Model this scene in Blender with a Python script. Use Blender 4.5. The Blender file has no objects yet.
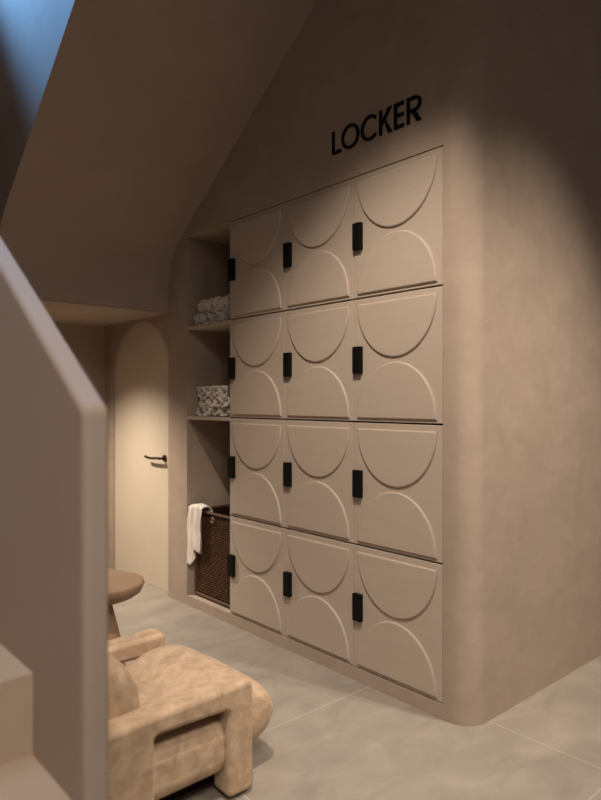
import bpy, bmesh, math, random
from mathutils import Vector, Matrix
random.seed(4)
S = bpy.context.scene
C = S.collection

# ------------------------------------------------------------------ materials
def nodes_of(name):
    m = bpy.data.materials.new(name); m.use_nodes = True
    nt = m.node_tree
    return m, nt, nt.nodes, nt.links, nt.nodes['Principled BSDF']

def mottled(name, a, b, rough=.75, scale=2.2, detail=6, bump=.12, bscale=35, stretch=(1,1,1), sheen=0, spec=.3, lo=.35, hi=.68, bdist=.02):
    m, nt, N, L, P = nodes_of(name)
    tc = N.new('ShaderNodeTexCoord'); mp = N.new('ShaderNodeMapping')
    mp.inputs['Scale'].default_value = stretch
    L.new(tc.outputs['Object'], mp.inputs['Vector'])
    n1 = N.new('ShaderNodeTexNoise'); n1.inputs['Scale'].default_value = scale
    n1.inputs['Detail'].default_value = detail; n1.inputs['Roughness'].default_value = .6
    n1.inputs['Distortion'].default_value = .6
    L.new(mp.outputs['Vector'], n1.inputs['Vector'])
    r = N.new('ShaderNodeValToRGB')
    r.color_ramp.elements[0].position = lo; r.color_ramp.elements[0].color = (*a, 1)
    r.color_ramp.elements[1].position = hi; r.color_ramp.elements[1].color = (*b, 1)
    L.new(n1.outputs['Fac'], r.inputs['Fac']); L.new(r.outputs['Color'], P.inputs['Base Color'])
    n2 = N.new('ShaderNodeTexNoise'); n2.inputs['Scale'].default_value = bscale
    n2.inputs['Detail'].default_value = 5
    L.new(mp.outputs['Vector'], n2.inputs['Vector'])
    bp = N.new('ShaderNodeBump'); bp.inputs['Strength'].default_value = bump; bp.inputs['Distance'].default_value = bdist
    L.new(n2.outputs['Fac'], bp.inputs['Height']); L.new(bp.outputs['Normal'], P.inputs['Normal'])
    P.inputs['Roughness'].default_value = rough
    P.inputs['Specular IOR Level'].default_value = spec
    if sheen: 
        P.inputs['Sheen Weight'].default_value = sheen; P.inputs['Sheen Roughness'].default_value = .4
        P.inputs['Sheen Tint'].default_value = (1, .85, .65, 1)
    return m

def plain(name, col, rough=.5, metal=0, spec=.5):
    m, nt, N, L, P = nodes_of(name)
    P.inputs['Base Color'].default_value = (*col, 1); P.inputs['Roughness'].default_value = rough
    P.inputs['Metallic'].default_value = metal; P.inputs['Specular IOR Level'].default_value = spec
    return m

PLASTER = mottled('plaster', (.36, .284, .226), (.415, .328, .26), .8, 4.5, 10, .2, 12, bdist=.012)
PLASTER_S = mottled('plaster_stair', (.365, .288, .235), (.41, .322, .262), .8, 1.6, 6, .06, 9)
STEP = mottled('step_plaster', (.42, .33, .25), (.48, .38, .29), .7, 2.0, 6, .08, 20)
DOORP = mottled('door_paint', (.57, .485, .385), (.61, .52, .41), .6, 2, 4, .04, 30)
LOCK = mottled('locker_veneer', (.45, .372, .302), (.47, .39, .316), .6, 7, 5, .02, 14, stretch=(1, .5, 8), bdist=.006)
NICHE = mottled('niche_plaster', (.34, .25, .185), (.40, .30, .22), .8, 2.4, 6, .1, 20)
BLACK = plain('black_metal', (.005, .0045, .004), .6, 0, .12)
LETTER = plain('black_letters', (.005, .0045, .004), .6, 0, .12)
BRONZE = plain('dark_bronze', (.05, .032, .022), .35, .8)
GAP = plain('dark_carcass', (.045, .03, .022), .9, 0, .1)
VELVET = mottled('velvet', (.34, .235, .155), (.56, .415, .285), .85, 16, 6, .1, 120, sheen=.35, spec=.15, lo=.3, hi=.72, bdist=.004)
PLINTH_SHADE = plain('plinth_shade', (.02, .014, .011), .8, 0, .1)  # near-black colour carries the shadow beneath the chair base
TABLEW = mottled('table_clay', (.26, .165, .105), (.31, .20, .13), .55, 4, 5, .05, 40)
RATTAN = mottled('rattan', (.06, .027, .014), (.105, .05, .025), .55, 30, 4, .1, 80)
RATTAN_D = plain('basket_lining', (.022, .012, .008), .9, 0, .1)
WOODRIM = plain('basket_rim', (.085, .04, .02), .6)
TOWEL = mottled('towel_terry', (.74, .68, .62), (.82, .76, .70), .95, 60, 4, .3, 300, spec=.1, bdist=.004)
METAL = plain('ring_metal', (.25, .2, .16), .45, .7)

def floor_mat():
    m, nt, N, L, P = nodes_of('concrete_tile')
    tc = N.new('ShaderNodeTexCoord')
    sx = N.new('ShaderNodeSeparateXYZ'); L.new(tc.outputs['Object'], sx.inputs[0])
    def grid(out, off, half):
        a = N.new('ShaderNodeMath'); a.operation = 'SUBTRACT'; a.inputs[1].default_value = off
        L.new(out, a.inputs[0])
        b = N.new('ShaderNodeMath'); b.operation = 'DIVIDE'; b.inputs[1].default_value = 1.2; L.new(a.outputs[0], b.inputs[0])
        c = N.new('ShaderNodeMath'); c.operation = 'FRACT'; L.new(b.outputs[0], c.inputs[0])
        d = N.new('ShaderNodeMath'); d.operation = 'SUBTRACT'; d.inputs[1].default_value = .5; L.new(c.outputs[0], d.inputs[0])
        e = N.new('ShaderNodeMath'); e.operation = 'ABSOLUTE'; L.new(d.outputs[0], e.inputs[0])
        g = N.new('ShaderNodeMath'); g.operation = 'GREATER_THAN'; g.inputs[1].default_value = .5 - half / 1.2
        L.new(e.outputs[0], g.inputs[0]); return g.outputs[0]
    gx = grid(sx.outputs[0], 2.657 - 6, .0025); gy = grid(sx.outputs[1], 1.1 - 6, .0025)
    mx = N.new('ShaderNodeMath'); mx.operation = 'MAXIMUM'; L.new(gx, mx.inputs[0]); L.new(gy, mx.inputs[1])
    mp = N.new('ShaderNodeMapping'); mp.inputs['Scale'].default_value = (1, 1.8, 1); L.new(tc.outputs['Object'], mp.inputs[0])
    n1 = N.new('ShaderNodeTexNoise'); n1.inputs['Scale'].default_value = 2.6; n1.inputs['Detail'].default_value = 9
    n1.inputs['Roughness'].default_value = .62; n1.inputs['Distortion'].default_value = .8
    L.new(mp.outputs[0], n1.inputs['Vector'])
    r = N.new('ShaderNodeValToRGB')
    r.color_ramp.elements[0].position = .3; r.color_ramp.elements[0].color = (.235, .205, .173, 1)
    r.color_ramp.elements[1].position = .72; r.color_ramp.elements[1].color = (.335, .298, .252, 1)
    L.new(n1.outputs['Fac'], r.inputs['Fac'])
    mix = N.new('ShaderNodeMix'); mix.data_type = 'RGBA'
    L.new(mx.outputs[0], mix.inputs['Factor']); L.new(r.outputs['Color'], mix.inputs['A'])
    mix.inputs['B'].default_value = (.41, .365, .31, 1)
    L.new(mix.outputs['Result'], P.inputs['Base Color'])
    P.inputs['Roughness'].default_value = .5; P.inputs['Specular IOR Level'].default_value = .3
    bp = N.new('ShaderNodeBump'); bp.inputs['Strength'].default_value = .06; bp.inputs['Distance'].default_value = .01
    L.new(n1.outputs['Fac'], bp.inputs['Height']); L.new(bp.outputs['Normal'], P.inputs['Normal'])
    return m
FLOOR = floor_mat()

# ------------------------------------------------------------------ helpers
def obj(name, bm, mat, parent=None, smooth=None):
    bmesh.ops.recalc_face_normals(bm, faces=bm.faces)
    me = bpy.data.meshes.new(name); bm.to_mesh(me); bm.free()
    me.materials.append(mat)
    o = bpy.data.objects.new(name, me); C.objects.link(o)
    if parent:
        o.parent = parent
        o.matrix_parent_inverse = Matrix.Translation(-parent_world(parent))
    if smooth is not None:
        for p in me.polygons: p.use_smooth = True
        if smooth < 179:
            me.set_sharp_from_angle(angle=math.radians(smooth))
            wn = o.modifiers.new('WeightedNormal', 'WEIGHTED_NORMAL'); wn.keep_sharp = True; wn.weight = 100
    return o
def parent_world(p):
    v = Vector((0, 0, 0))
    while p is not None:
        if p.type == 'EMPTY': v += p.location
        p = p.parent
    return v
def thing(name, label, cat, loc=(0, 0, 0), group=None):
    o = bpy.data.objects.new(name, None); C.objects.link(o)
    o.empty_display_size = .1; o.location = loc; tag(o, label, cat, group); return o
def tag(o, label, cat, group=None):
    o['label'] = label; o['category'] = cat
    if group: o['group'] = group
    return o
def struct(o): o['kind'] = 'structure'; return o

def box(bm, x0, x1, y0, y1, z0, z1, bev=0, seg=3):
    r = bmesh.ops.create_cube(bm, size=1)
    for v in r['verts']:
        v.co = ((x0 + x1) / 2 + v.co.x * (x1 - x0), (y0 + y1) / 2 + v.co.y * (y1 - y0), (z0 + z1) / 2 + v.co.z * (z1 - z0))
    if bev:
        es = {e for v in r['verts'] for e in v.link_edges}
        bmesh.ops.bevel(bm, geom=list(es), offset=bev, segments=seg, profile=.5, affect='EDGES')
def offset_poly(pts, d):
    n = len(pts); out = []
    area = sum(pts[i][0] * pts[(i + 1) % n][1] - pts[(i + 1) % n][0] * pts[i][1] for i in range(n))
    sg = 1 if area > 0 else -1
    for i in range(n):
        a, b, c = Vector(pts[i - 1]), Vector(pts[i]), Vector(pts[(i + 1) % n])
        e1, e2 = (b - a).normalized(), (c - b).normalized()
        n1, n2 = Vector((-e1.y, e1.x)) * sg, Vector((-e2.y, e2.x)) * sg
        k = max(.35, 1 + n1.dot(n2))
        out.append(tuple(b + (n1 + n2) * (d / k)))
    return out
def prism(bm, pts, fn, h0, h1, bev0=0, bev1=0, seg=4, chamfer=None):
    """2-D outline swept from h0 to h1; fn(u, v, h) gives the point. Rounded at either end."""
    levels = []
    if bev0:
        for i in range(seg + 1):
            t = math.pi / 2 * i / seg
            levels.append((bev0 * (1 - math.sin(t)), h0 + (h1 - h0) / abs(h1 - h0) * bev0 * (1 - math.cos(t))))
    else: levels.append((0, h0))
    if chamfer:
        levels.append((chamfer[0], h1))
    elif bev1:
        for i in range(seg + 1):
            t = math.pi / 2 * i / seg
            levels.append((bev1 * (1 - math.cos(t)), h1 - (h1 - h0) / abs(h1 - h0) * bev1 * (1 - math.sin(t))))
    else: levels.append((0, h1))
    rings = []
    for ins, h in levels:
        q = offset_poly(pts, ins) if ins > 1e-6 else pts
        rings.append([bm.verts.new(fn(u, v, h)) for u, v in q])
    n = len(pts)
    for a, b in zip(rings, rings[1:]):
        for i in range(n): bm.faces.new((a[i], a[(i + 1) % n], b[(i + 1) % n], b[i]))
    bm.faces.new(rings[0]); bm.faces.new(rings[-1])
def round_poly(pts, rads, seg=6):
    n = len(pts); out = []
    for i in range(n):
        r = rads[i] if isinstance(rads, (list, tuple)) else rads
        b = Vector(pts[i])
        if r <= 0: out.append(tuple(b)); continue
        a, c = Vector(pts[i - 1]), Vector(pts[(i + 1) % n])
        d1, d2 = (a - b).normalized(), (c - b).normalized()
        ang = d1.angle(d2); t = r / math.tan(ang / 2)
        p, q = b + d1 * t, b + d2 * t
        ctr = b + (d1 + d2).normalized() * (r / math.sin(ang / 2))
        a0 = math.atan2(p.y - ctr.y, p.x - ctr.x); a1 = math.atan2(q.y - ctr.y, q.x - ctr.x)
        da = (a1 - a0 + math.pi) % (2 * math.pi) - math.pi
        for k in range(seg + 1):
            t_ = a0 + da * k / seg; out.append((ctr.x + r * math.cos(t_), ctr.y + r * math.sin(t_)))
    return out
def lathe(bm, prof, cx, cy, n=64):
    rings = [[bm.verts.new((cx + r * math.cos(2 * math.pi * k / n), cy + r * math.sin(2 * math.pi * k / n), z)) for k in range(n)] for r, z in prof]
    for a, b in zip(rings, rings[1:]):
        for i in range(n): bm.faces.new((a[i], a[(i + 1) % n], b[(i + 1) % n], b[i]))
    bm.faces.new(rings[0]); bm.faces.new(rings[-1])
def tube(bm, path, r, n=10, closed=False, flat=1.0):
    path = [Vector(p) for p in path]; m = len(path); rings = []; up = Vector((0, 0, 1))
    for i in range(m):
        if closed: d = path[(i + 1) % m] - path[i - 1]
        else: d = path[min(i + 1, m - 1)] - path[max(i - 1, 0)]
        d.normalize()
        ref = up if abs(d.dot(up)) < .95 else Vector((1, 0, 0))
        s = d.cross(ref).normalized(); t = s.cross(d)
        rr = r[i] if isinstance(r, (list, tuple)) else r
        rings.append([bm.verts.new(path[i] + s * (rr * math.cos(2 * math.pi * k / n)) + t * (rr * flat * math.sin(2 * math.pi * k / n))) for k in range(n)])
    pairs = list(zip(rings, rings[1:])) + ([(rings[-1], rings[0])] if closed else [])
    for a, b in pairs:
        for i in range(n): bm.faces.new((a[i], a[(i + 1) % n], b[(i + 1) % n], b[i]))
    if not closed: bm.faces.new(rings[0]); bm.faces.new(rings[-1])
def quad(bm, *p): bm.faces.new([bm.verts.new(q) for q in p])
def catmull(pts, n=8, closed=False):
    P = [Vector(p) for p in pts]; m = len(P); out = []
    rng = range(m) if closed else range(m - 1)
    for i in rng:
        g = (lambda k: P[k % m]) if closed else (lambda k: P[max(0, min(m - 1, k))])
        p0, p1, p2, p3 = g(i - 1), g(i), g(i + 1), g(i + 2)
        for k in range(n):
            t = k / n
            out.append(.5 * ((2 * p1) + (p2 - p0) * t + (2 * p0 - 5 * p1 + 4 * p2 - p3) * t * t + (3 * p1 - p0 - 3 * p2 + p3) * t ** 3))
    if not closed: out.append(P[-1])
    return out

# ------------------------------------------------------------------ dimensions (metres)
WX = 2.506            # face of the locker wall
RY = 1.68             # face of the right wall
Y_R, Y_L, Y_N, Y_J = 1.834, 3.569, 4.107, 4.378   # locker bank right / left, niche left, wall end
Z0, Z1 = .071, 2.706
CW = (Y_L - Y_R) / 3; RH = (Z1 - Z0) / 4
ZC = 4.2; YF = 5.556; DX = WX + .028

# ------------------------------------------------------------------ setting
bm = bmesh.new(); box(bm, -.8, 6.2, -2.6, 5.7, -.1, 0)
struct(obj('floor', bm, FLOOR))

bm = bmesh.new()      # wall with the locker opening, niche lining and plinth
box(bm, WX, WX + .7, Y_R - .03, Y_R - .004, 0, ZC)
box(bm, WX, WX + .7, Y_R - .004, Y_J, Z1, ZC)
box(bm, WX, WX + .7, Y_R - .004, Y_J, 0, Z0)
box(bm, WX, WX + .7, Y_N, Y_J, Z0, Z1)
box(bm, WX + .55, WX + .7, Y_R, Y_N, Z0, Z1)
struct(obj('wall_back', bm, PLASTER))

bm = bmesh.new()      # right wall with its rounded corner
r = .12; prof = []
for k in range(17):
    t = math.pi + math.pi / 2 * k / 16
    prof.append((WX + r + r * math.cos(t), RY + r + r * math.sin(t)))
prof = [(WX, Y_R - .03), ] + prof + [(6.2, RY), (6.2, RY + .124), (WX + .5, RY + .124)]
prism(bm, prof, lambda u, v, h: (u, v, h), 0, ZC)
struct(obj('wall_right', bm, PLASTER, smooth=40))

bm = bmesh.new(); box(bm, -.8, DX + .2, YF, YF + .14, 0, ZC)
struct(obj('wall_far', bm, PLASTER))
bm = bmesh.new(); box(bm, -.92, -.8, -2.6, YF + .14, 0, ZC)
struct(obj('wall_left', bm, PLASTER))
bm = bmesh.new()
box(bm, -.92, 6.2, -2.6, 1.9, ZC, ZC + .2)
box(bm, WX, 6.2, 1.9, 5.7, ZC, ZC + .2)
box(bm, 1.26, WX, 1.9, 2.2, ZC, ZC + .2)
struct(obj('ceiling', bm, PLASTER))

# door wall with an arched opening, door leaf set back in it
DY0, DY1 = 4.372, 5.395; DC = (DY0 + DY1) / 2; DR = (DY1 - DY0) / 2; DZ = 2.155 - DR
arch = [(DY1, 0)] + [(DC + DR * math.cos(math.pi * k / 40), DZ + DR * math.sin(math.pi * k / 40)) for k in range(41)] + [(DY0, 0)]
bm = bmesh.new()
def q(pts, x=DX): bm.faces.new([bm.verts.new((x, a, b)) for a, b in pts])
q([(DY1, 0), (YF, 0), (YF, 2.4), (DY1, 2.4)])
ar = arch[1:-1]
for a, b in zip(ar, ar[1:]): q([(a[0], a[1]), (a[0], 2.4), (b[0], 2.4), (b[0], b[1])])
for a, b in zip(arch, arch[1:]):
    bm.faces.new([bm.verts.new(p) for p in ((DX, *a), (DX, *b), (DX + .05, *b), (DX + .05, *a))])
q([(DY0 - .05, 0), (DY0, 0), (DY0, 2.4), (DY0 - .05, 2.4)])
bmesh.ops.remove_doubles(bm, verts=bm.verts, dist=1e-5)
struct(obj('trim_1', bm, PLASTER))

bm = bmesh.new(); prism(bm, arch, lambda u, v, h: (h, u, v), DX + .05, DX + .018, 0, .004)
door = struct(obj('door_1', bm, DOORP))
bm = bmesh.new()
hx = DX + .018; hy, hz = 4.505, 1.05
tube(bm, [(hx, hy, hz), (hx - .012, hy, hz)], .026, 24)
tube(bm, [(hx - .010, hy, hz), (hx - .050, hy, hz)], .010, 16)
lev = [(hx - .052, hy - .012, hz), (hx - .054, hy + .03, hz), (hx - .052, hy + .08, hz - .003), (hx - .05, hy + .14, hz - .007), (hx - .05, hy + .20, hz - .004), (hx - .05, hy + .235, hz + .003)]
tube(bm, catmull(lev, 6), .0105, 14)
obj('door_handle', bm, BRONZE, door, 50)

# ------------------------------------------------------------------ staircase
st = thing('staircase', 'beige plastered switchback staircase with solid balustrades and a smooth sloping underside', 'staircase', (0, 0, 0))
K = .715
under = [(2.12, 2.808 - K * (2.12 - 4.066))] + [(y, 2.808 - K * (y - 4.066)) for y in (2.6, 3.1, 3.6, 3.95)]
under += [tuple(p) for p in catmull([(4.05, 2.8195), (4.17, 2.735), (4.262, 2.655), (4.325, 2.565), (4.362, 2.44), (4.378, 2.32), (4.38, 2.178)], 6)]
UX = 1.268
bm = bmesh.new()      # solid upper flight: smooth underside, stepped top
top = []
y, z = 4.80, 2.38
while z < 4.6:
    top.append((y, z)); top.append((y, z + .18)); z += .18; y -= .252
top = [(4.40, 2.178), (4.40, 2.38)] + top + [(2.12, top[-1][1])]
poly = under + top
prism(bm, poly, lambda u, v, h: (h, u, v), UX + .05, WX)
obj('upper_flight', bm, PLASTER_S, st, 30)
bm = bmesh.new()
rail = under + [(4.40, 2.178), (4.40, 4.10), (4.06, 4.2), (2.12, 5.5)]
prism(bm, rail, lambda u, v, h: (h, u, v), UX, UX + .05)
obj('balustrade', bm, PLASTER_S, st, 30)
bm = bmesh.new(); box(bm, -.8, DX + .02, 4.381, YF, 2.178, 2.38)
obj('landing', bm, PLASTER_S, st)
BX0, BX1 = .496, .549
for k in range(13):
    yk = 1.454 + .26 * (k - 4)
    zt = .18 * (k + 1)
    bm = bmesh.new()
    y1 = yk + .26 if k < 12 else 4.38
    pts = [(yk, zt), (yk, max(0, zt - .18 if k < 4 else zt - .40)), (y1, max(0, zt - .18 if k < 4 else zt - .22)), (y1, zt)]
    prism(bm, pts, lambda u, v, h: (h, u, v), -.8, BX0 + .003)
    obj('step', bm, STEP, st)
bm = bmesh.new()      # thick lower balustrade with soft edges
YE = 1.181; ZT = 1.485; KB = .694
out = [(YE, 0), (YE, ZT), (4.38, ZT + KB * (4.38 - YE)), (4.38, 2.0), (2.2, .45), (1.75, 0)]
out = round_poly(out, [0, .03, 0, 0, 0, 0], 6)
prism(bm, out, lambda u, v, h: (h, u, v), BX0, BX1, .018, .012, 6)
obj('balustrade', bm, PLASTER_S, st, 35)

# ------------------------------------------------------------------ lockers
def half_disc(up, a, b, n=36):
    pts = []
    for k in range(n + 1):
        t = math.pi * k / n
        pts.append((a * math.cos(t), (b if up else -b) * math.sin(t)))
    return pts
FX = WX + .004        # door face
def locker_parts(root, door_only=False):
    w, h = CW, RH
    bm = bmesh.new()
    box(bm, WX + .03, WX + .50, -w / 2 + .003, w / 2 - .003, -h / 2 + .003, h / 2 - .003)
    body = obj('locker_body', bm, GAP)
    bm = bmesh.new()
    gy, gz = .0018, .0042
    pts = [(-w / 2 + gy, -h / 2 + gz), (w / 2 - gy, -h / 2 + gz), (w / 2 - gy, h / 2 - gz), (-w / 2 + gy, h / 2 - gz)]
    prism(bm, pts, lambda u, v, hh: (hh, u, v), WX + .028, FX, 0, .0022, 2)
    d = obj('door', bm, LOCK)
    kids = []
    for up, z in ((False, h / 2 - .034), (True, -h / 2 + .020)):
        bm = bmesh.new()
        prism(bm, half_disc(up, .259, .291), lambda u, v, hh: (hh, u, z + v), FX + .001, FX - .0115, 0, .009, 4)
        kids.append(obj('raised_half_disc', bm, LOCK, None, 40))
    bm = bmesh.new()
    hw = .056; hy1 = w / 2 - .010
    box(bm, FX - .026, FX + .001, hy1 - hw, hy1, -.072, .072, .003, 2)
    kids.append(obj('handle', bm, BLACK))
    return body, d, kids
proto = locker_parts(None)
ROWS = ['top row', 'second row from the top', 'third row from the top', 'bottom row']
COLS = ['left column beside the niche', 'middle column', 'right column by the wall corner']
first = True
for rr in range(4):
    for cc in range(3):
        yc = Y_L - CW * (cc + .5); zc = Z1 - RH * (rr + .5)
        root = thing('locker', 'beige half-disc locker in the %s, %s' % (ROWS[rr], COLS[cc]), 'locker', (0, yc, zc), 'built-in lockers with half disc doors')
        body, d, kids = proto
        if not first:
            b2 = body.copy(); d2 = d.copy(); k2 = [k.copy() for k in kids]
            for o in [b2, d2] + k2: C.objects.link(o)
        else: b2, d2, k2 = body, d, kids
        b2.parent = root; d2.parent = root
        for k in k2: k.parent = d2
        first = False

# ------------------------------------------------------------------ LOCKER lettering
SG = thing('wall_sign', 'black raised capital letters spelling LOCKER on the wall above the lockers', 'sign', (WX, 2.27, 2.868))
BZ = 2.866; CH = .128; TH = .0165
def yx(px):           # position along the wall of a column in the picture, at the wall's real distance
    u = (px - 300.5) / 644.0; n_ = math.hypot(567.5, 644.0); s_, c_ = 567.5 / n_, 644.0 / n_
    return WX * (-s_ * u + c_) / (c_ * u + s_)
def letter(strokes):
    bm = bmesh.new()
    for pts in strokes:
        prism(bm, pts, lambda u, v, h: (h, u, BZ + v), WX - .001, WX - .009)
    obj('letter', bm, LETTER, SG)
def ring(y0, y1, a0, a1, n=40):
    yc = (y0 + y1) / 2; ry = abs(y1 - y0) / 2; rz = CH / 2 + .003; out = []; inn = []
    for k in range(n + 1):
        t = math.radians(a0 + (a1 - a0) * k / n)
        out.append((yc - ry * math.cos(t), CH / 2 + rz * math.sin(t)))
        inn.append((yc - (ry - TH) * math.cos(t), CH / 2 + (rz - TH * .95) * math.sin(t)))
    return [[out[k], out[k + 1], inn[k + 1], inn[k]] for k in range(n)]
L0, L1 = yx(332.9), yx(341.8)
O0, O1 = yx(342.2), yx(359.8)
C0, C1 = yx(361.6), yx(378.0)
K0, K1 = yx(380.0), yx(392.6)
E0, E1 = yx(394.8), yx(404.2)
R0, R1 = yx(407.6), yx(422.0)
letter([[(L0, 0), (L0 - TH, 0), (L0 - TH, CH), (L0, CH)], [(L0, 0), (L1, 0), (L1, TH), (L0, TH)]])
letter(ring(O0, O1, 0, 360))
letter(ring(C0, C1 - .012, 42, 318))
letter([[(K0, 0), (K0 - TH, 0), (K0 - TH, CH), (K0, CH)],
        [(K0 - TH * .8, .040), (K0 - TH * .8, .066), (K1 + .026, CH), (K1 + .001, CH)],
        [(K1 + .026, 0), (K1 - .001, 0), (K0 - TH - .018, .082), (K0 - TH - .022, .058)]])
letter([[(E0, 0), (E0 - TH, 0), (E0 - TH, CH), (E0, CH)]] + [[(E0, z), (E1, z), (E1, z + TH), (E0, z + TH)] for z in (0, CH / 2 - TH / 2, CH - TH)])
zb = .050; rzz = (CH - zb) / 2; ycr = R0 - .045
bowl = []
for k in range(18):
    t0, t1 = (math.radians(-90 + 180 * j / 18) for j in (k, k + 1))
    ro = R0 - R1 - .045
    f_ = lambda t, ri, rz_: (ycr - ri * math.cos(t), zb + rzz + rz_ * math.sin(t))
    bowl.append([f_(t0, ro, rzz), f_(t1, ro, rzz), f_(t1, ro - TH, rzz - TH), f_(t0, ro - TH, rzz - TH)])
letter([[(R0, 0), (R0 - TH, 0), (R0 - TH, CH), (R0, CH)], [(R0, zb), (ycr, zb), (ycr, zb + TH), (R0, zb + TH)], [(R0, CH - TH), (ycr, CH - TH), (ycr, CH), (R0, CH)],
        [(R1 + .026, 0), (R1 + .001, 0), (ycr - .004, zb + .012), (ycr + .022, zb + .012)]] + bowl)

# ------------------------------------------------------------------ niche: shelves, towels, basket
SHZ = [Z1 - RH, Z1 - 2 * RH]
for i, z in enumerate(SHZ):
    bm = bmesh.new(); box(bm, WX + .002, WX + .55, Y_L, Y_N, z - .024, z, .002, 2)
    o = obj('shelf', bm, LOCK)
    tag(o, ['plain beige niche shelf carrying the short two-high pile of towels', 'plain beige niche shelf carrying the taller three-high pile of towels'][i], 'shelf', 'shelves in the towel niche')
bm = bmesh.new(); box(bm, WX + .012, WX + .55, Y_L - .0005, Y_L + .004, Z0, Z1)
side = struct(obj('trim_2', bm, LOCK))

def towel_roll(ry, rz, ln, seed):
    """A rolled towel: one spiral sheet with thickness, axis along X, centred on (0, 0)."""
    rnd = random.Random(seed); bm = bmesh.new()
    turns = 2.5; n = 84; th = .007; m = 7
    ph = rnd.uniform(0, 6.28); w1, w2 = rnd.uniform(0, 6), rnd.uniform(0, 6)
    grid = []
    for j in range(m + 1):
        x = ln * (j / m); row_o = []; row_i = []
        jag = .004 * math.sin(j * 2.3 + w1)
        for k in range(n + 1):
            t = k / n; ang = ph + t * turns * 2 * math.pi
            rr_ = .15 + .85 * (1 - (1 - t) ** 1.6)
            wob = 1 + .03 * math.sin(2 * ang + w1 + x * 9) * t + .02 * math.sin(3 * ang + w2)
            wob = min(wob, 1.0 + .02)
            end = (.010 * math.sin(2 * ang + w2) + .006 * math.sin(7 * ang + w1)) * (1 if j == 0 else 0)
            xx = x + end + (.012 * (1 - t) if j == 0 else 0) + jag * (j == 0)
            def P(s):
                return bm.verts.new((xx, (ry * rr_ * wob - s) * math.cos(ang), (rz * rr_ * wob - s) * math.sin(ang)))
            row_o.append(P(0)); row_i.append(P(th * min(1, .35 + t)))
        grid.append((row_o, row_i))
    for (a, ai), (b, bi) in zip(grid, grid[1:]):
        for k in range(n):
            bm.faces.new((a[k], a[k + 1], b[k + 1], b[k])); bm.faces.new((ai[k], bi[k], bi[k + 1], ai[k + 1]))
    for (a, ai) in (grid[0], grid[-1]):
        for k in range(n): bm.faces.new((a[k], ai[k], ai[k + 1], a[k + 1]))
    for k in (0, n):
        for (a, ai), (b, bi) in zip(grid, grid[1:]): bm.faces.new((a[k], b[k], bi[k], ai[k]))
    return bm
place = {0: 'against the side wall', 1: 'second from the side wall', 2: 'third from the side wall', 3: 'fourth from the side wall'}
def pile(zs, ry, rz, rows, names, shelf, seed, y0):
    for j in range(rows):
        for i in range(4):
            o = obj('rolled_towel', towel_roll(ry * random.uniform(.95, 1), rz * .99, .32, seed + 10 * j + i), TOWEL, None, 60)
            y = y0 - ry - i * 2.06 * ry - (1.03 * ry if j % 2 else 0)
            o.location = (WX + .06 + random.uniform(-.015, .012), y, zs + rz + j * 1.73 * rz)
            tag(o, 'white rolled towel, %s niche shelf, %s, %s' % (shelf, names[j], place[i]), 'towel', 'rolled towels on the %s niche shelf' % shelf)
pile(SHZ[0], .0495, .052, 2, ['bottom layer', 'top layer'], 'upper', 100, Y_N - .022)
pile(SHZ[1], .0485, .0405, 3, ['bottom layer', 'middle layer', 'top layer'], 'lower', 300, Y_N - .018)

# laundry basket
BF = WX + .055; BB = WX + .42; BY0, BY1 = Y_L + .03, Y_N - .026; BZ0, BZ1 = Z0, .715
bk = thing('laundry_basket', 'dark brown woven rattan laundry basket standing in the bottom of the niche', 'basket', ((BF + BB) / 2, (BY0 + BY1) / 2, Z0))
bm = bmesh.new()
for (x0, x1, y0, y1) in ((BF + .012, BF + .02, BY0 + .012, BY1 - .012), (BB - .02, BB - .012, BY0 + .012, BY1 - .012), (BF + .012, BB - .012, BY0 + .012, BY0 + .02), (BF + .012, BB - .012, BY1 - .02, BY1 - .012)):
    box(bm, x0, x1, y0, y1, BZ0 + .02, BZ1 - .02)
box(bm, BF + .012, BB - .012, BY0 + .012, BY1 - .012, BZ0 + .015, BZ0 + .025)
obj('lining', bm, RATTAN_D, bk)
bm = bmesh.new()
def weave(p0, p1, nrm):
    p0, p1, nrm = Vector(p0), Vector(p1), Vector(nrm); ns = max(6, int((p1 - p0).length / .022)); nr = 34
    zlo, zhi = BZ0 + .035, BZ1 - .04
    for k in range(1, ns):
        c = p0.lerp(p1, k / ns); tube(bm, [c + Vector((0, 0, zlo)), c + Vector((0, 0, zhi))], .0036, 6)
    for j in range(nr):
        z = zlo + (zhi - zlo) * (j + .5) / nr; path = []
        for k in range(ns * 2 + 1):
            c = p0.lerp(p1, k / (2 * ns)); s = math.cos(math.pi * k / 2) if k % 2 == 0 else 0
            path.append(c + nrm * (.0055 * s * (1 if j % 2 else -1)) + Vector((0, 0, z)))
        tube(bm, path, .0047, 6)
i_ = .006
weave((BF + i_, BY0, 0), (BF + i_, BY1, 0), (1, 0, 0)); weave((BF, BY1 - i_, 0), (BB, BY1 - i_, 0), (0, 1, 0))
weave((BF, BY0 + i_, 0), (BB, BY0 + i_, 0), (0, 1, 0))
obj('woven_wall', bm, RATTAN, bk, 60)
bm = bmesh.new()
for z in (BZ1 - .02, BZ0 + .018):
    loop = round_poly([(BF, BY0), (BB, BY0), (BB, BY1), (BF, BY1)], .02, 4)
    tube(bm, [(a, b, z) for a, b in loop], .012 if z > .3 else .012, 10, True)
for x, y in ((BF, BY0), (BF, BY1), (BB, BY0), (BB, BY1)):
    tube(bm, [(x + (.005 if x == BF else -.005), y + (.005 if y == BY0 else -.005), BZ0 + .005), (x + (.005 if x == BF else -.005), y + (.005 if y == BY0 else -.005), BZ1 - .01)], .011, 10)
obj('rim', bm, WOODRIM, bk, 60)
bm = bmesh.new()
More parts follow.
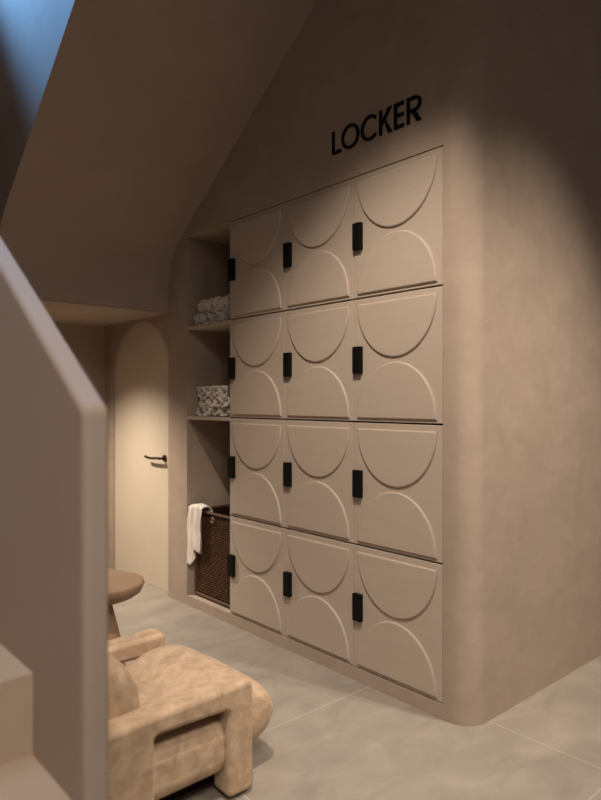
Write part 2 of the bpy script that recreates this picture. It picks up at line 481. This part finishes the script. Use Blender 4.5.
tube(bm, [(BF - .012, 3.835 + .017 * math.cos(t * math.pi / 10), .655 + .017 * math.sin(t * math.pi / 10)) for t in range(20)], .0065, 8, True)
obj('handle_ring', bm, METAL, bk, 60)

# towel thrown over the basket's front corner
bm = bmesh.new(); nu, nv = 28, 40
rows = []
for a in range(nu + 1):
    s = a / nu; y = 4.085 - .15 * s
    drop = .44 - .13 * s + (.03 * math.sin(s * 9)); L_in = .09; row = []
    for b in range(nv + 1):
        t = -L_in + (L_in + drop) * b / nv        # signed length from the rim top
        zt = BZ1 + .002 + .014 * math.exp(-((s - .55) / .35) ** 2)
        if t < -.03: x = BF + .045 ; z = zt + (t + .03)
        elif t < .03: x = BF + .008 - .037 * math.sin((t / .03) * math.pi / 2); z = zt + .018 * math.cos(t / .03 * math.pi / 2) * 1
        else: x = BF - .029; z = zt - (t - .03)
        f = max(0, min(1, (t + .02) / .14))
        x += -.010 + f * (-.013 * math.sin(s * 13 + .6) - .006 * math.sin(s * 27 + 2) - .004) if t > -.03 else 0
        yy = y + (1 - s) * .012 * f - .02 * (s - .5) * (1 - f) + .004 * math.sin(b * .4 + s * 5)
        row.append(bm.verts.new((x, min(yy, Y_N - .008), z)))
    rows.append(row)
for a, b in zip(rows, rows[1:]):
    for k in range(nv): bm.faces.new((a[k], a[k + 1], b[k + 1], b[k]))
tw = obj('draped_towel', bm, TOWEL, None, 180)
so = tw.modifiers.new('Solidify', 'SOLIDIFY'); so.thickness = .008; so.offset = 0
tag(tw, 'crumpled off-white towel hanging over the front edge of the rattan basket', 'towel')

# ------------------------------------------------------------------ armchair
CX, CY = 1.2, 2.36
ch = thing('armchair', 'low tan velvet armchair with chunky arched arms and rolled seat', 'armchair', (CX, CY, 0))
AY = [(1.972, 2.085), (2.632, 2.745)]
for y0, y1 in AY:
    pts = [(1.503, .012), (1.503, .438), (.70, .415), (.66, .012), (1.083, .012), (1.083, .352), (1.383, .342), (1.383, .012)]
    pts = round_poly(pts, [.027, .035, .09, .03, .03, .02, .015, .027], 6)
    bm = bmesh.new(); prism(bm, pts, lambda u, v, h: (u, h, v), y0, y1, .024, .024, 6)
    obj('arm', bm, VELVET, ch, 50)
def pillow(prof, y0, y1, p=4.0, q_=3.0, n=22, cen=None):
    bm = bmesh.new(); P = catmull(prof, 6, True)
    c = sum(P, Vector((0, 0))) / len(P) if cen is None else Vector(cen)
    rings = []
    for k in range(n + 1):
        t = math.sin(math.pi * (k / n - .5))
        s = max(.0, (1 - abs(t) ** p)) ** (1 / q_)
        if k in (0, n): s = .25
        y = (y0 + y1) / 2 + (y1 - y0) / 2 * t
        rings.append([bm.verts.new((c.x + (v.x - c.x) * (.80 + .20 * s), y, c.y + (v.y - c.y) * (.5 + .5 * s))) for v in P])
    m = len(P)
    for a, b in zip(rings, rings[1:]):
        for i in range(m): bm.faces.new((a[i], a[(i + 1) % m], b[(i + 1) % m], b[i]))
    bm.faces.new(rings[0]); bm.faces.new(rings[-1])
    return bm
seat = [(.86, .24), (.86, .29), (1.0, .32), (1.2, .355), (1.40, .418), (1.52, .405), (1.585, .348), (1.61, .334), (1.66, .318), (1.695, .26), (1.70, .19), (1.65, .12), (1.52, .085), (1.3, .10), (1.05, .14)]
obj('seat_cushion', pillow([Vector(p) for p in seat], 2.06, 2.61, 5, 2.6), VELVET, ch, 180)
back = [(.64, .10), (.63, .40), (.66, .60), (.76, .68), (.90, .66), (1.02, .59), (1.085, .49), (1.075, .37), (.95, .28), (.88, .15)]
obj('back_cushion', pillow([Vector(p) for p in back], 2.06, 2.66, 6, 3), VELVET, ch, 180)
bm = bmesh.new()
pts = round_poly([(.68, .085), (1.44, .09), (1.44, .305), (.68, .295)], .075, 6)
prism(bm, pts, lambda u, v, h: (u, h, v), 1.995, 2.72, .07, .07, 6)
obj('base', bm, VELVET, ch, 50)
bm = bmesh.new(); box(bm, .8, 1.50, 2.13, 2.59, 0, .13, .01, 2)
obj('shade_plinth', bm, PLINTH_SHADE, ch)  # recessed block, blackened to stand for the shadow under the base

# ------------------------------------------------------------------ side table
TX, TY, TZ = 1.545, 3.41, .50
tb = thing('side_table', 'round brown side table with a thick bowl-edged top behind the armchair', 'table', (TX, TY, 0))
bm = bmesh.new()
lathe(bm, [(.001, TZ), (.209, TZ), (.217, TZ - .003), (.221, TZ - .010), (.220, TZ - .022), (.214, TZ - .040), (.203, TZ - .062), (.170, TZ - .084), (.125, TZ - .102), (.075, TZ - .112), (.001, TZ - .112)], TX, TY)
obj('tabletop', bm, TABLEW, tb, 40)
bm = bmesh.new()
lathe(bm, [(.001, TZ - .108), (.042, TZ - .108), (.046, TZ - .13), (.058, TZ - .18), (.078, TZ - .26), (.10, TZ - .36), (.118, TZ - .46), (.118, .008), (.112, 0), (.001, 0)], TX, TY)
obj('pedestal', bm, TABLEW, tb, 40)

# ------------------------------------------------------------------ lights
def spot(name, loc, to, power, col, size, blend, rad=.04):
    l = bpy.data.lights.new(name, 'SPOT'); l.energy = power; l.color = col; l.spot_size = math.radians(size)
    l.spot_blend = blend; l.shadow_soft_size = rad
    o = bpy.data.objects.new(name, l); C.objects.link(o); o.location = loc
    o.rotation_euler = (Vector(to) - Vector(loc)).to_track_quat('-Z', 'Y').to_euler(); return o
def area(name, loc, to, power, col, sx, sy, spread=180):
    l = bpy.data.lights.new(name, 'AREA'); l.shape = 'RECTANGLE'; l.size = sx; l.size_y = sy; l.energy = power; l.color = col
    l.spread = math.radians(spread)
    o = bpy.data.objects.new(name, l); C.objects.link(o); o.location = loc
    o.rotation_euler = (Vector(to) - Vector(loc)).to_track_quat('-Z', 'Y').to_euler(); return o
WARM = (1, .85, .70)
spot('locker_downlight', (.80, 1.15, 4.1), (2.45, 2.42, .5), 450, WARM, 58, .85, .05)
spot('corner_downlight', (3.05, .3, 4.15), (2.95, 1.0, 0), 200, WARM, 76, .7, .05)
spot('room_fill', (3.3, -1.2, 4.1), (3.0, 1.68, .5), 400, WARM, 48, 1, .06)  # added wide fill evening out the right wall and floor, no known fixture
spot('door_downlight', (1.60, 4.86, 2.14), (1.80, 4.86, 0), 250, (1, .86, .70), 116, 1, .07)
spot('chair_fill', (1.3, .9, 4.1), (1.35, 2.3, .3), 75, WARM, 40, .8, .05)  # unseen fill spot, set to brighten the armchair
spot('stairwell_daylight', (.72, 5.9, 5.85), (1.1, 2.9, 4.4), 1650, (.20, .50, 1), 56, .5, .1)
area('landing_daylight', (-.2, 2.6, 4.7), (-.2, 2.6, 0), 11, (.6, .78, 1), .5, 1.6, 80)
area('stair_fill', (-.3, -.9, 4.0), (.25, .8, .9), 37, (1, .88, .76), 1.0, 1.0, 100)  # added warm fill from behind the camera for balustrade and steps

W = bpy.data.worlds.new('world'); S.world = W; W.use_nodes = True
W.node_tree.nodes['Background'].inputs['Color'].default_value = (1, .85, .78, 1)
W.node_tree.nodes['Background'].inputs['Strength'].default_value = .125

# ------------------------------------------------------------------ camera
cam = bpy.data.cameras.new('camera'); co = bpy.data.objects.new('camera', cam); C.objects.link(co)
cam.sensor_fit = 'HORIZONTAL'; cam.sensor_width = 36; cam.lens = 644.0 / 601 * 36
cam.shift_y = (401 - 400) / 601.0
co.location = (0, 0, 1.5)
th = math.atan2(567.5, 644.0)
co.rotation_euler = (math.pi / 2, 0, -th)
cam.dof.use_dof = True; cam.dof.focus_distance = 3.2; cam.dof.aperture_fstop = 2.4
cam.clip_start = .02
S.camera = co
S.view_settings.view_transform = 'Standard'; S.view_settings.look = 'None'
S.view_settings.gamma = 1; S.view_settings.use_curve_mapping = False
S.view_settings.exposure = 0
